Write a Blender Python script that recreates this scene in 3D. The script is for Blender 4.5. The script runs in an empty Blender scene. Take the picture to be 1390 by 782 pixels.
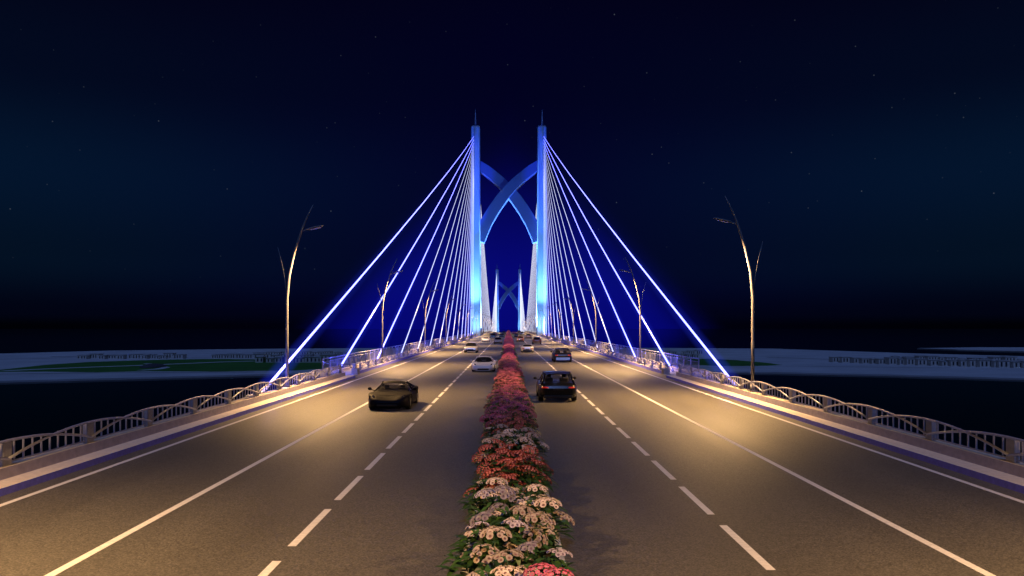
import bpy, math, random
from mathutils import Vector, Matrix, Euler
random.seed(7)
R = math.radians
S = bpy.context.scene
C = S.collection
F = 1050.0; CAMX = -0.18; CAMZ = 3.85      # focal length in photo pixels, camera place

# ------------------------------------------------------------------ materials
M = {}
def mat(name, col, rough=.5, metal=0, emit=None, estr=0, noise=0, nscale=20, bump=0, bscale=60, coat=0, alpha=None, spec=.5):
    m = bpy.data.materials.new(name); m.use_nodes = True
    nt = m.node_tree; b = nt.nodes['Principled BSDF']
    b.inputs['Base Color'].default_value = (*col, 1)
    b.inputs['Roughness'].default_value = rough
    b.inputs['Metallic'].default_value = metal
    b.inputs['Specular IOR Level'].default_value = spec
    b.inputs['Coat Weight'].default_value = coat
    if emit:
        b.inputs['Emission Color'].default_value = (*emit, 1); b.inputs['Emission Strength'].default_value = estr
    tc = nt.nodes.new('ShaderNodeTexCoord')
    if noise:
        n = nt.nodes.new('ShaderNodeTexNoise'); n.inputs['Scale'].default_value = nscale; n.inputs['Detail'].default_value = 6
        nt.links.new(tc.outputs['Object'], n.inputs['Vector'])
        r = nt.nodes.new('ShaderNodeMapRange'); r.inputs['From Min'].default_value = .3; r.inputs['From Max'].default_value = .7
        r.inputs['To Min'].default_value = 1 - noise; r.inputs['To Max'].default_value = 1 + noise
        nt.links.new(n.outputs['Fac'], r.inputs['Value'])
        v = nt.nodes.new('ShaderNodeVectorMath'); v.operation = 'SCALE'; v.inputs[0].default_value = col
        nt.links.new(r.outputs['Result'], v.inputs['Scale']); nt.links.new(v.outputs[0], b.inputs['Base Color'])
    if bump:
        n = nt.nodes.new('ShaderNodeTexNoise'); n.inputs['Scale'].default_value = bscale; n.inputs['Detail'].default_value = 3
        nt.links.new(tc.outputs['Object'], n.inputs['Vector'])
        u = nt.nodes.new('ShaderNodeBump'); u.inputs['Strength'].default_value = bump; u.inputs['Distance'].default_value = .01
        nt.links.new(n.outputs['Fac'], u.inputs['Height']); nt.links.new(u.outputs[0], b.inputs['Normal'])
    M[name] = m
    return m

def glass(name, tint=(.02, .022, .03), a=.35):
    m = bpy.data.materials.new(name); m.use_nodes = True; nt = m.node_tree
    b = nt.nodes['Principled BSDF']; b.inputs['Base Color'].default_value = (*tint, 1); b.inputs['Roughness'].default_value = .05
    t = nt.nodes.new('ShaderNodeBsdfTransparent'); x = nt.nodes.new('ShaderNodeMixShader'); x.inputs[0].default_value = a
    nt.links.new(t.outputs[0], x.inputs[1]); nt.links.new(b.outputs[0], x.inputs[2])
    nt.links.new(x.outputs[0], nt.nodes['Material Output'].inputs['Surface']); M[name] = m

def asphalt():
    m = bpy.data.materials.new('asphalt'); m.use_nodes = True; nt = m.node_tree; b = nt.nodes['Principled BSDF']; N = nt.nodes.new; L = nt.links.new
    tc = N('ShaderNodeTexCoord')
    n1 = N('ShaderNodeTexNoise'); n1.inputs['Scale'].default_value = 28; n1.inputs['Detail'].default_value = 5; n1.inputs['Roughness'].default_value = .75
    n2 = N('ShaderNodeTexNoise'); n2.inputs['Scale'].default_value = .35; n2.inputs['Detail'].default_value = 6
    mp = N('ShaderNodeMapping'); mp.inputs['Scale'].default_value = (1.6, .12, 1)      # wear runs along the lanes
    L(tc.outputs['Object'], n1.inputs['Vector']); L(tc.outputs['Object'], mp.inputs['Vector']); L(mp.outputs[0], n2.inputs['Vector'])
    r1 = N('ShaderNodeMapRange'); r1.inputs[1].default_value = .3; r1.inputs[2].default_value = .7; r1.inputs[3].default_value = .62; r1.inputs[4].default_value = 1.45
    r2 = N('ShaderNodeMapRange'); r2.inputs[1].default_value = .3; r2.inputs[2].default_value = .7; r2.inputs[3].default_value = .86; r2.inputs[4].default_value = 1.12
    L(n1.outputs['Fac'], r1.inputs[0]); L(n2.outputs['Fac'], r2.inputs[0])
    vo = N('ShaderNodeTexVoronoi'); vo.inputs['Scale'].default_value = 38; L(tc.outputs['Object'], vo.inputs['Vector'])
    sv = N('ShaderNodeSeparateColor'); L(vo.outputs['Color'], sv.inputs[0])
    r3 = N('ShaderNodeMapRange'); r3.inputs[3].default_value = .55; r3.inputs[4].default_value = 1.5; L(sv.outputs[0], r3.inputs[0])
    m0 = N('ShaderNodeMath'); m0.operation = 'MULTIPLY'; L(r1.outputs[0], m0.inputs[0]); L(r3.outputs[0], m0.inputs[1])
    mu = N('ShaderNodeMath'); mu.operation = 'MULTIPLY'; L(m0.outputs[0], mu.inputs[0]); L(r2.outputs[0], mu.inputs[1])
    v = N('ShaderNodeVectorMath'); v.operation = 'SCALE'; v.inputs[0].default_value = (.092, .086, .072); L(mu.outputs[0], v.inputs['Scale'])
    L(v.outputs[0], b.inputs['Base Color'])
    rr = N('ShaderNodeMapRange'); rr.inputs[1].default_value = .3; rr.inputs[2].default_value = .7; rr.inputs[3].default_value = .48; rr.inputs[4].default_value = .6
    L(n2.outputs['Fac'], rr.inputs[0]); L(rr.outputs[0], b.inputs['Roughness'])
    bp = N('ShaderNodeBump'); bp.inputs['Strength'].default_value = .35; bp.inputs['Distance'].default_value = .006
    n3 = N('ShaderNodeTexNoise'); n3.inputs['Scale'].default_value = 70; n3.inputs['Detail'].default_value = 2
    L(tc.outputs['Object'], n3.inputs['Vector']); L(n3.outputs['Fac'], bp.inputs['Height']); L(bp.outputs[0], b.inputs['Normal'])
    M['asphalt'] = m
asphalt()
mat('concrete', (.42, .41, .40), .8, noise=.12, nscale=6, bump=.2)
mat('kerb_top', (.74, .64, .50), .75, noise=.1, nscale=7, bump=.15)  # tan carries part of the warm lamp light on the treads
mat('parapet_face', (.34, .31, .42), .8, noise=.12, nscale=5, bump=.15)  # bluish light on the wall face is put into this lavender tint
mat('kerb_lit_blue', (.17, .17, .85), .7, noise=.12, nscale=8)  # blue light on the kerb risers, put into their colour
mat('deck_side', (.25, .25, .27), .85, noise=.15, nscale=2)
mat('marking', (.72, .70, .66), .6, noise=.10, nscale=9)
mat('rail_metal', (.42, .43, .56), .4, metal=.35, noise=.06, nscale=8)
mat('post_concrete', (.38, .38, .45), .7, noise=.1, nscale=10)
mat('lamp_metal', (.24, .235, .26), .75, spec=.2)
mat('lamp_lens', (.55, .55, .55), .3)
mat('tower_lit_blue', (.24, .38, .74), .5, noise=.03, nscale=.08)  # blue of the floodlighting is partly put into the base colour
mat('arm_shaded_blue', (.045, .085, .36), .45, noise=.04, nscale=.1)  # dark blue holds the shade on the arm fronts
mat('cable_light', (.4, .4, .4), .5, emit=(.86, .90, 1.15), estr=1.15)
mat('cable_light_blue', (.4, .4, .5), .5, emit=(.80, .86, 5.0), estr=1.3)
mat('water', (.0004, .0005, .001), .05, spec=.5, bump=.015, bscale=.25); M['water'].node_tree.nodes['Principled BSDF'].inputs['IOR'].default_value = 1.03
mat('land', (.46, .47, .48), .9, noise=.14, nscale=.03)
mat('park', (.03, .13, .012), .9, noise=.25, nscale=.06)
mat('earth', (.05, .05, .06), .9, noise=.2, nscale=.1)
mat('house_wall', (.62, .60, .55), .8, noise=.15, nscale=.4)
mat('house_roof', (.36, .36, .36), .8)
mat('house_dark', (.03, .03, .035), .6)
mat('soil', (.03, .02, .012), .95)
mat('leaf', (.035, .095, .02), .5, noise=.35, nscale=7)
mat('leaf_dark', (.022, .06, .016), .5, noise=.3, nscale=7)
mat('stem', (.05, .09, .03), .6)
PET = {'cream': ((.62, .50, .43), (.20, .10, .10)), 'coral': ((.46, .085, .065), (.5, .3, .25)), 'pink': ((.52, .10, .19), (.5, .26, .3)),
       'purple': ((.50, .07, .19), (.46, .22, .32)), 'orange': ((.44, .09, .16), (.5, .26, .24)), 'lilac': ((.38, .33, .40), (.13, .08, .14))}
for k, (a, b) in PET.items():
    m = mat('petal_' + k, a, .6, noise=.30, nscale=14); mat('eye_' + k, b, .6)
    nt = m.node_tree; bs = nt.nodes['Principled BSDF']; src = bs.inputs['Base Color'].links[0].from_socket      # every flower head has its own shade
    oi = nt.nodes.new('ShaderNodeObjectInfo'); mr = nt.nodes.new('ShaderNodeMapRange'); mr.inputs[3].default_value = .5; mr.inputs[4].default_value = 1.3
    vs_ = nt.nodes.new('ShaderNodeVectorMath'); vs_.operation = 'SCALE'; nt.links.new(oi.outputs['Random'], mr.inputs[0]); nt.links.new(src, vs_.inputs[0]); nt.links.new(mr.outputs[0], vs_.inputs['Scale'])
    nt.links.new(vs_.outputs[0], bs.inputs['Base Color'])
mat('tyre', (.012, .012, .012), .8); mat('rim', (.35, .35, .37), .3, metal=.9)
mat('black_trim', (.01, .01, .011), .45); mat('seat_leather', (.05, .045, .045), .6)
mat('paint_black', (.003, .003, .005), .3, coat=.12, spec=.25); mat('paint_matt_black', (.0065, .0055, .009), .55, spec=.06)
mat('paint_white', (.82, .80, .77), .3, coat=.6); mat('paint_silver', (.42, .43, .46), .3, metal=.3, coat=.5)
mat('paint_tan', (.42, .27, .16), .32, coat=.5); mat('paint_blue', (.02, .03, .09), .3, coat=.6)
mat('paint_brown', (.25, .10, .045), .32, coat=.5); mat('paint_magenta', (.30, .02, .13), .32, coat=.5)
mat('paint_navy', (.006, .007, .02), .3, coat=.2, spec=.3); mat('paint_skyblue', (.08, .17, .5), .3, coat=.5)
mat('headlamp', (.5, .5, .5), .15, coat=1); mat('headlamp_dark', (.03, .03, .035), .1, coat=1)
mat('taillamp', (.35, .01, .008), .25, emit=(1, .05, .03), estr=.12, coat=.6)
mat('chrome', (.6, .6, .62), .15, metal=1); mat('bumper_lit_blue', (.12, .25, .95), .3, metal=.3)  # silver rear bumper: the blue light on it is in the colour
glass('glass_clear', a=.30); glass('glass_dark', (.01, .011, .014), a=.86)

def halo_mat():  # blue glow around the cables, imitated by a see-through emissive shell
    m = bpy.data.materials.new('blue_halo'); m.use_nodes = True; nt = m.node_tree; nt.nodes.remove(nt.nodes['Principled BSDF'])
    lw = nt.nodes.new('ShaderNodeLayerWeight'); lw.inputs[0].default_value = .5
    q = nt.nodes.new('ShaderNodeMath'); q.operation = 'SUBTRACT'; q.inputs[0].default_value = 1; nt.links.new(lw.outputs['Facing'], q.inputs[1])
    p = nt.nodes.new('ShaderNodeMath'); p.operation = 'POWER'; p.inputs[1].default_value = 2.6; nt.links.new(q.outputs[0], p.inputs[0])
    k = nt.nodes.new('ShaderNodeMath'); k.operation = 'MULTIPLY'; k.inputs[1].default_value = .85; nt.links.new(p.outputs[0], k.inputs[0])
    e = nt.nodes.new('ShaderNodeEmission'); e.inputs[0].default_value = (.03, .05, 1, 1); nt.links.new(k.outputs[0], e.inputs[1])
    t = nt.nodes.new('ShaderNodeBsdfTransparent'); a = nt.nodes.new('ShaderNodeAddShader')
    nt.links.new(t.outputs[0], a.inputs[0]); nt.links.new(e.outputs[0], a.inputs[1]); nt.links.new(a.outputs[0], nt.nodes['Material Output'].inputs['Surface']); M['blue_halo'] = m
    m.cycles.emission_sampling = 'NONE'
halo_mat()
# ------------------------------------------------------------------ mesh helper
class MB:
    def __init__(s): s.v = []; s.f = []; s.m = []; s.sm = []
    def add(s, vs, fs, mi=0, smooth=False, mx=None):
        o = len(s.v)
        for p in vs:
            p = Vector(p); s.v.append(tuple(mx @ p) if mx else tuple(p))
        for f in fs: s.f.append(tuple(i + o for i in f)); s.m.append(mi); s.sm.append(smooth)
    def box(s, x0, x1, y0, y1, z0, z1, mi=0, mx=None, bev=0):
        if bev:
            b = bev; X = [x0, x0 + b, x1 - b, x1]; Y = [y0, y0 + b, y1 - b, y1]
            ring = [(X[1], Y[0]), (X[2], Y[0]), (X[3], Y[1]), (X[3], Y[2]), (X[2], Y[3]), (X[1], Y[3]), (X[0], Y[2]), (X[0], Y[1])]
            cx, cy = (x0 + x1) / 2, (y0 + y1) / 2
            fx = 1 - b * 1.2 / max(1e-6, (x1 - x0) / 2); fy = 1 - b * 1.2 / max(1e-6, (y1 - y0) / 2)
            inn = [(cx + (x - cx) * fx, cy + (y - cy) * fy) for x, y in ring]
            lv = [(inn, z0), (ring, z0 + b), (ring, z1 - b), (inn, z1)]
            vs = [(x, y, z) for r, z in lv for x, y in r]; fs = []
            for k in range(3):
                for i in range(8): j = (i + 1) % 8; fs.append((k * 8 + i, k * 8 + j, k * 8 + 8 + j, k * 8 + 8 + i))
            fs.append(tuple(range(7, -1, -1))); fs.append(tuple(range(24, 32)))
            s.add(vs, fs, mi, False, mx); return
        vs = [(x0, y0, z0), (x1, y0, z0), (x1, y1, z0), (x0, y1, z0), (x0, y0, z1), (x1, y0, z1), (x1, y1, z1), (x0, y1, z1)]
        s.add(vs, [(3, 2, 1, 0), (4, 5, 6, 7), (0, 1, 5, 4), (1, 2, 6, 5), (2, 3, 7, 6), (3, 0, 4, 7)], mi, False, mx)
    def tube(s, pts, rs, n=8, mi=0, cap=True):
        pts = [Vector(p) for p in pts]
        if not hasattr(rs, '__len__'): rs = [rs] * len(pts)
        base = len(s.v); up0 = None
        for i, p in enumerate(pts):
            t = (pts[min(i + 1, len(pts) - 1)] - pts[max(i - 1, 0)]).normalized()
            ref = Vector((0, 0, 1)) if abs(t.z) < .9 else Vector((1, 0, 0))
            if up0 is not None: ref = up0
            a = t.cross(ref); 
            if a.length < 1e-4: a = t.cross(Vector((0, 1, 0)))
            a.normalize(); b = a.cross(t).normalized(); up0 = b
            for k in range(n):
                q = 2 * math.pi * k / n
                s.v.append(tuple(p + (a * math.cos(q) + b * math.sin(q)) * rs[i]))
        for i in range(len(pts) - 1):
            for k in range(n):
                j = (k + 1) % n
                s.f.append((base + i * n + k, base + i * n + j, base + i * n + n + j, base + i * n + n + k)); s.m.append(mi); s.sm.append(True)
        if cap:
            s.f.append(tuple(base + k for k in range(n - 1, -1, -1))); s.m.append(mi); s.sm.append(False)
            o = base + (len(pts) - 1) * n
            s.f.append(tuple(o + k for k in range(n))); s.m.append(mi); s.sm.append(False)
    def loft(s, rings, mi=0, closed=True, cap=True, smooth=True):
        n = len(rings[0]); vs = [p for r in rings for p in r]; fs = []
        for i in range(len(rings) - 1):
            for k in range(n if closed else n - 1):
                j = (k + 1) % n; fs.append((i * n + k, i * n + j, i * n + n + j, i * n + n + k))
        s.add(vs, fs, mi, smooth)
        if cap: s.add(rings[0], [tuple(range(n - 1, -1, -1))], mi); s.add(rings[-1], [tuple(range(n))], mi)
    def ball(s, c, r, mi=0, nu=10, nv=6, mx=None):
        if not hasattr(r, '__len__'): r = (r, r, r)
        vs = [(c[0], c[1], c[2] - r[2])]
        for j in range(1, nv):
            a = math.pi * j / nv - math.pi / 2
            for i in range(nu):
                q = 2 * math.pi * i / nu; vs.append((c[0] + r[0] * math.cos(a) * math.cos(q), c[1] + r[1] * math.cos(a) * math.sin(q), c[2] + r[2] * math.sin(a)))
        vs.append((c[0], c[1], c[2] + r[2])); fs = []
        for i in range(nu): fs.append((0, 1 + (i + 1) % nu, 1 + i))
        for j in range(nv - 2):
            for i in range(nu):
                a = 1 + j * nu + i; b = 1 + j * nu + (i + 1) % nu; fs.append((a, b, b + nu, a + nu))
        l = len(vs) - 1
        for i in range(nu): fs.append((l, 1 + (nv - 2) * nu + i, 1 + (nv - 2) * nu + (i + 1) % nu))
        s.add(vs, fs, mi, True, mx)
    def mesh(s, name, mats):
        me = bpy.data.meshes.new(name); me.from_pydata(s.v, [], s.f)
        for m in (mats if isinstance(mats, (list, tuple)) else [mats]): me.materials.append(M[m])
        me.polygons.foreach_set('material_index', s.m); me.polygons.foreach_set('use_smooth', s.sm); me.update(); me.validate()
        return me
    def build(s, name, mats, parent=None):
        return link(name, s.mesh(name, mats), parent)
def link(name, me, parent=None):
    o = bpy.data.objects.new(name, me); C.objects.link(o)
    if parent: o.parent = parent
    return o
def tag(o, label=None, cat=None, group=None, kind=None):
    if label: o['label'] = label
    if cat: o['category'] = cat
    if group: o['group'] = group
    if kind: o['kind'] = kind
    return o
def empty(name, loc, rz=0):
    o = bpy.data.objects.new(name, None); C.objects.link(o); o.location = loc; o.rotation_euler = (0, 0, rz); o.empty_display_size = .2
    return o
def copy_tree(o, parent=None):
    c = o.copy(); C.objects.link(c)
    if parent: c.parent = parent
    for ch in [x for x in KIDS.get(o, [])]: copy_tree(ch, c)
    return c
KIDS = {}
def index_kids(root):
    def rec(o):
        ks = [x for x in C.objects if x.parent == o]; KIDS[o] = ks
        for k in ks: rec(k)
    rec(root)
def lerp(a, b, t): return a + (b - a) * t
def interp(tab, x):
    if x <= tab[0][0]: return tab[0][1]
    for (a, u), (b, v) in zip(tab, tab[1:]):
        if x <= b:
            t = (x - a) / (b - a); t2 = t * t * (3 - 2 * t); return lerp(u, v, .5 * t + .5 * t2)
    return tab[-1][1]

# ------------------------------------------------------------------ deck and road (metres; +Y runs along the bridge)
DEND = 1130.0; DY0 = -45.0; WID = 58.0
def sheet(name, mt, x0, x1, y0, y1, z, kind='structure'):
    b = MB(); b.add([(x0, y0, z), (x1, y0, z), (x1, y1, z), (x0, y1, z)], [(0, 1, 2, 3)]); return tag(b.build(name, mt), kind=kind)
b = MB(); b.box(-12.72, 12.72, DY0, WID, -1.6, -.02); b.box(-14.5, 14.5, WID + .01, DEND, -1.6, -.02)
b.box(-9, 9, DY0, DEND, -3.4, -1.61); tag(b.build('bridge_deck', 'deck_side'), kind='structure')
b = MB(); b.add([(-11.7, DY0, 0), (11.7, DY0, 0), (11.7, WID + 1, 0), (-11.7, WID + 1, 0)], [(0, 1, 2, 3)])
b.add([(-12.25, WID + 1, 0), (12.25, WID + 1, 0), (12.25, DEND, 0), (-12.25, DEND, 0)], [(0, 1, 2, 3)])
tag(b.build('road', 'asphalt'), kind='structure')
for sx in (-1, 1):
    # near stepped kerb and parapet
    k = MB()
    def prof(b, pts, y0, y1):
        pts = [(sx * x, z) for x, z in pts]; n = len(pts)
        r0 = [(x, y0, z) for x, z in pts]; r1 = [(x, y1, z) for x, z in pts]
        for i in range(n):
            j = (i + 1) % n; mi = PM[i]
            b.add([r0[i], r0[j], r1[j], r1[i]], [(0, 1, 2, 3)], mi)
        b.add(r0, [tuple(range(n))], 0); b.add(r1, [tuple(range(n))], 0)
    PM = [1, 0, 0, 0]
    prof(k, [(11.66, -.01), (11.68, .17), (12.32, .17), (12.32, -.01)], DY0, WID)
    tag(k.build('kerb', ['kerb_top', 'kerb_lit_blue']), kind='structure')
    k = MB(); PM = [1, 0, 0, 0]
    prof(k, [(12.30, .172), (12.33, .44), (12.80, .44), (12.80, -.1)], DY0, WID - .4)
    tag(k.build('parapet_wall', ['kerb_top', 'parapet_face']), ('left' if sx < 0 else 'right') + ' low concrete parapet wall under the arched railing', 'parapet')
    k = MB(); PM = [1, 0, 0, 0]
    prof(k, [(12.22, .0), (12.28, .24), (12.62, .24), (12.62, -.01)], WID + 3.6, DEND)
    tag(k.build('kerb', ['kerb_top', 'kerb_lit_blue']), kind='structure')
    sheet('walkway', 'concrete', min(sx * 12.63, sx * 14.5), max(sx * 12.63, sx * 14.5), WID + .02, DEND, .06)
    k = MB(); k.box(min(sx * 14.0, sx * 14.4), max(sx * 14.0, sx * 14.4), WID + .3, DEND, .062, .30); 
    tag(k.build('kerb', ['kerb_top', 'kerb_lit_blue']), kind='structure')
    sheet('kerb_apron', 'concrete', min(sx * 12.05, sx * 12.63), max(sx * 12.05, sx * 12.63), WID + .02, WID + 3.6, .045)
# lane markings
for sx, ph in ((-1, 13.53), (1, 12.21)):
    b = MB(); y = ph - 3.6 * 12
    while y < 560:
        b.add([(sx * 3.97 - .075, y, .004), (sx * 3.97 + .075, y, .004), (sx * 3.97 + .075, y + 2.75, .004), (sx * 3.97 - .075, y + 2.75, .004)], [(0, 1, 2, 3)]); y += 3.6
    b.add([(sx * 3.97 - .075, y, .004), (sx * 3.97 + .075, y, .004), (sx * 3.97 + .075, DEND, .004), (sx * 3.97 - .075, DEND, .004)], [(0, 1, 2, 3)])
    tag(b.build('lane_marking', 'marking'), kind='structure')
    for X in (7.26, 11.09): sheet('lane_marking', 'marking', sx * X - .08, sx * X + .08, DY0, DEND, .004)

# ------------------------------------------------------------------ railings
def arch_pts(x, yc, half, z0, z1, n=14):
    return [(x, yc + half * (2 * i / n - 1), z0 + (z1 - z0) * (1 - (2 * i / n - 1) ** 2)) for i in range(n + 1)]
def env(t, z0, z1):     # upper envelope of the two arches, t in 0..1 across a bay
    return max(z0 + (z1 - z0) * (1 - t * t), z0 + (z1 - z0) * (1 - (1 - t) ** 2))
for sx, first in ((-1, 18.9), (1, 19.45)):
    root = empty('arched_railing', (sx * 12.5, 0, .44))
    tag(root, ('left' if sx < 0 else 'right') + ' low grey railing of overlapping arches on the parapet, nearest the camera', 'railing', 'arched railings on the parapets')
    P = 3.77; ys = [first + P * k for k in range(-2, 12) if first + P * k < WID + 1]
    for i, y in enumerate(ys):
        b = MB(); b.box(-.07, .09, y - .17, y + .17, 0, .58, bev=.015); b.build('post', 'post_concrete', root)
        b = MB(); b.tube(arch_pts(-sx * .10, y, P, .17, .62), .036, 8); b.build('arch_rail', 'rail_metal', root)
        if i < len(ys) - 1:
            b = MB(); b.box(-.02, .02, y + .17, y + P - .17, .05, .09)
            for q in range(1, 10):
                t = q / 10; b.box(-.018, .018, y + P * t - .018, y + P * t + .018, .09, env(t, .17, .62))
            b.build('picket_panel', 'rail_metal', root)
    # inner barrier further on
    root = empty('arched_barrier', (sx * 12.45, WID, .24))
    tag(root, ('left' if sx < 0 else 'right') + ' long low arched barrier between the lanes and the walkway', 'barrier', 'arched barriers beside the walkways')
    b = MB(); b.box(-.32, .18, 3.3, 4.2, -.22, .28, bev=.02) if sx > 0 else b.box(-.18, .32, 3.3, 4.2, -.22, .28, bev=.02)
    b.build('end_plinth', 'concrete', root)
    b = MB(); b.box(-.12, .12, 3.55, 3.95, .28, .62, bev=.02); b.build('end_post', 'post_concrete', root)
    P = 3.77; far = MB()
    for k in range(0, 232):
        y = 4.2 + P * (k + .5)
        near = k < 24
        b = MB() if near else far
        b.box(-.06, .06, y - .12, y + .12, 0, .55)
        if near: b.build('post', 'post_concrete', root)
        b = MB() if near else far
        b.tube(arch_pts(-sx * .09, y, P, .14, .6, 10 if near else 4), .034, 6 if near else 4)
        if near: b.build('arch_rail', 'rail_metal', root)
        b = MB() if near else far
        b.box(-.02, .02, y + .12, y + P - .12, .05, .08)
        for q in range(1, 8 if k < 60 else 4):
            t = q / (8 if k < 60 else 4); b.box(-.015, .015, y + P * t - .015, y + P * t + .015, .08, env(t, .14, .6))
        if near: b.build('picket_panel', 'rail_metal', root)
    tag(far.build('far_bays', 'rail_metal', root), kind='stuff')
    # outer walkway railing
    root = empty('walkway_railing', (sx * 14.2, WID, .30))
    tag(root, ('left' if sx < 0 else 'right') + ' tall straight grey handrail along the outer walkway edge', 'railing', 'walkway handrails')
    b = MB(); b.tube([(0, .4, 1.08), (0, DEND - WID - .2, 1.08)], .045, 8); b.build('handrail', 'rail_metal', root)
    b = MB(); b.tube([(0, .4, .86), (0, DEND - WID - .2, .86)], .028, 6); b.build('middle_rail', 'rail_metal', root)
    b = MB(); b.tube([(0, .4, .14), (0, DEND - WID - .2, .14)], .028, 6); b.build('bottom_rail', 'rail_metal', root)
    far = MB()
    for k in range(0, 420):
        y = .42 + 2.5 * k
        if k < 40: b = MB()
        else: b = far
        b.box(-.04, .04, y - .04, y + .04, 0, 1.06)
        if k < 40: b.build('post', 'rail_metal', root); b = MB()
        nb = 7 if k < 60 else 2
        for q in range(1, nb + 1): yy = y + 2.5 * q / (nb + 1); b.box(-.011, .011, yy - .011, yy + .011, .14, .86)
        if k < 40: b.build('picket_panel', 'rail_metal', root)
    tag(far.build('far_bays', 'rail_metal', root), kind='stuff')

# ------------------------------------------------------------------ street lamps
lamp_lights = []
def lamp_proto():
    root = empty('street_lamp', (0, 0, 0))      # local: +x points over the road
    b = MB()
    pts = [(0, 0, 0), (0, 0, 2.5), (0, 0, 5.0), (.12, 0, 6.25), (.41, 0, 7.55), (.85, 0, 8.9), (1.14, 0, 9.6), (1.47, 0, 10.25)]
    b.tube(pts, [.09, .086, .08, .074, .068, .06, .044, .024], 12); b.build('pole', 'lamp_metal', root)
    b = MB(); b.box(-.2, .2, -.2, .2, 0, .05); b.tube([(0, 0, .05), (0, 0, .38)], [.15, .12], 12); b.build('base_plate', 'lamp_metal', root)
    b = MB(); b.tube([(-.02, 0, 5.1), (-.12, 0, 6.0), (-.26, 0, 6.8), (-.52, 0, 7.85)], [.038, .03, .024, .01], 8); b.build('side_branch', 'lamp_metal', root)
    b = MB(); b.tube([(.80, 0, 8.75), (1.15, 0, 8.86)], .035, 8); b.build('arm', 'lamp_metal', root)
    mx = Matrix.Translation((1.1, 0, 8.86)) @ Matrix.Rotation(R(-13), 4, 'Y')
    b = MB()
    rings = []
    for t, w, h in ((0, .06, .03), (.12, .13, .055), (.5, .15, .06), (.85, .14, .05), (.98, .10, .03)):
        rings.append([tuple(mx @ Vector((t, w * math.cos(q * math.pi / 5), h * math.sin(q * math.pi / 5)))) for q in range(10)])
    b.loft(rings); hd = b.build('lamp_head', 'lamp_metal', root)
    b = MB(); b.box(.2, .8, -.10, .10, -.075, -.05, mx=mx, bev=.01); b.build('lens', 'lamp_lens', hd)
    index_kids(root)
    return root
lp = lamp_proto(); first = True
LD = [8.5, 43.5, 75.9, 114.8, 153.5] + [192 + 38.6 * k for k in range(20)]
RD = [3.5, 40.5, 74.6, 112.2, 150.9] + [189 + 38.6 * k for k in range(20)]
words = ['nearest', 'second', 'third', 'fourth', 'fifth']
LD = [298 if abs(d - 312) < 14 else d for d in LD]; RD = [298 if abs(d - 312) < 14 else d for d in RD]
for sx, Ds in ((-1, LD), (1, RD)):
    side = 'left' if sx < 0 else 'right'
    for i, D in enumerate(Ds):
        if i > 0:
            o = lp if first else copy_tree(lp); first = False
            o.location = (sx * (12.55 if i > 1 else 12.62), D, .24 if i > 1 else .44); o.rotation_euler = (0, 0, 0 if sx < 0 else math.pi)
            if i <= 5: tag(o, words[i - 1] + ' curved pale street lamp from the camera on the ' + side + ' side of the bridge', 'street lamp', 'street lamps along the bridge')
            else: tag(o, 'tiny distant curved street lamp standing on the ' + side + ' walkway kerb, beyond the fifth', 'street lamp', 'far street lamps on the ' + side)
        L = bpy.data.lights.new('street_lamp_light', 'SPOT'); L.energy = (14000 if sx < 0 else 23000) if i == 0 else 17000 if i < 4 else 14000; L.color = (1, .575, .22); L.spot_size = R(150); L.spot_blend = 1; L.shadow_soft_size = .35
        lo = bpy.data.objects.new('street_lamp_light', L); C.objects.link(lo); lo.location = (sx * 10.95, D, 8.6); lo.rotation_euler = (0, R(-7) * sx * -1, 0)

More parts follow.
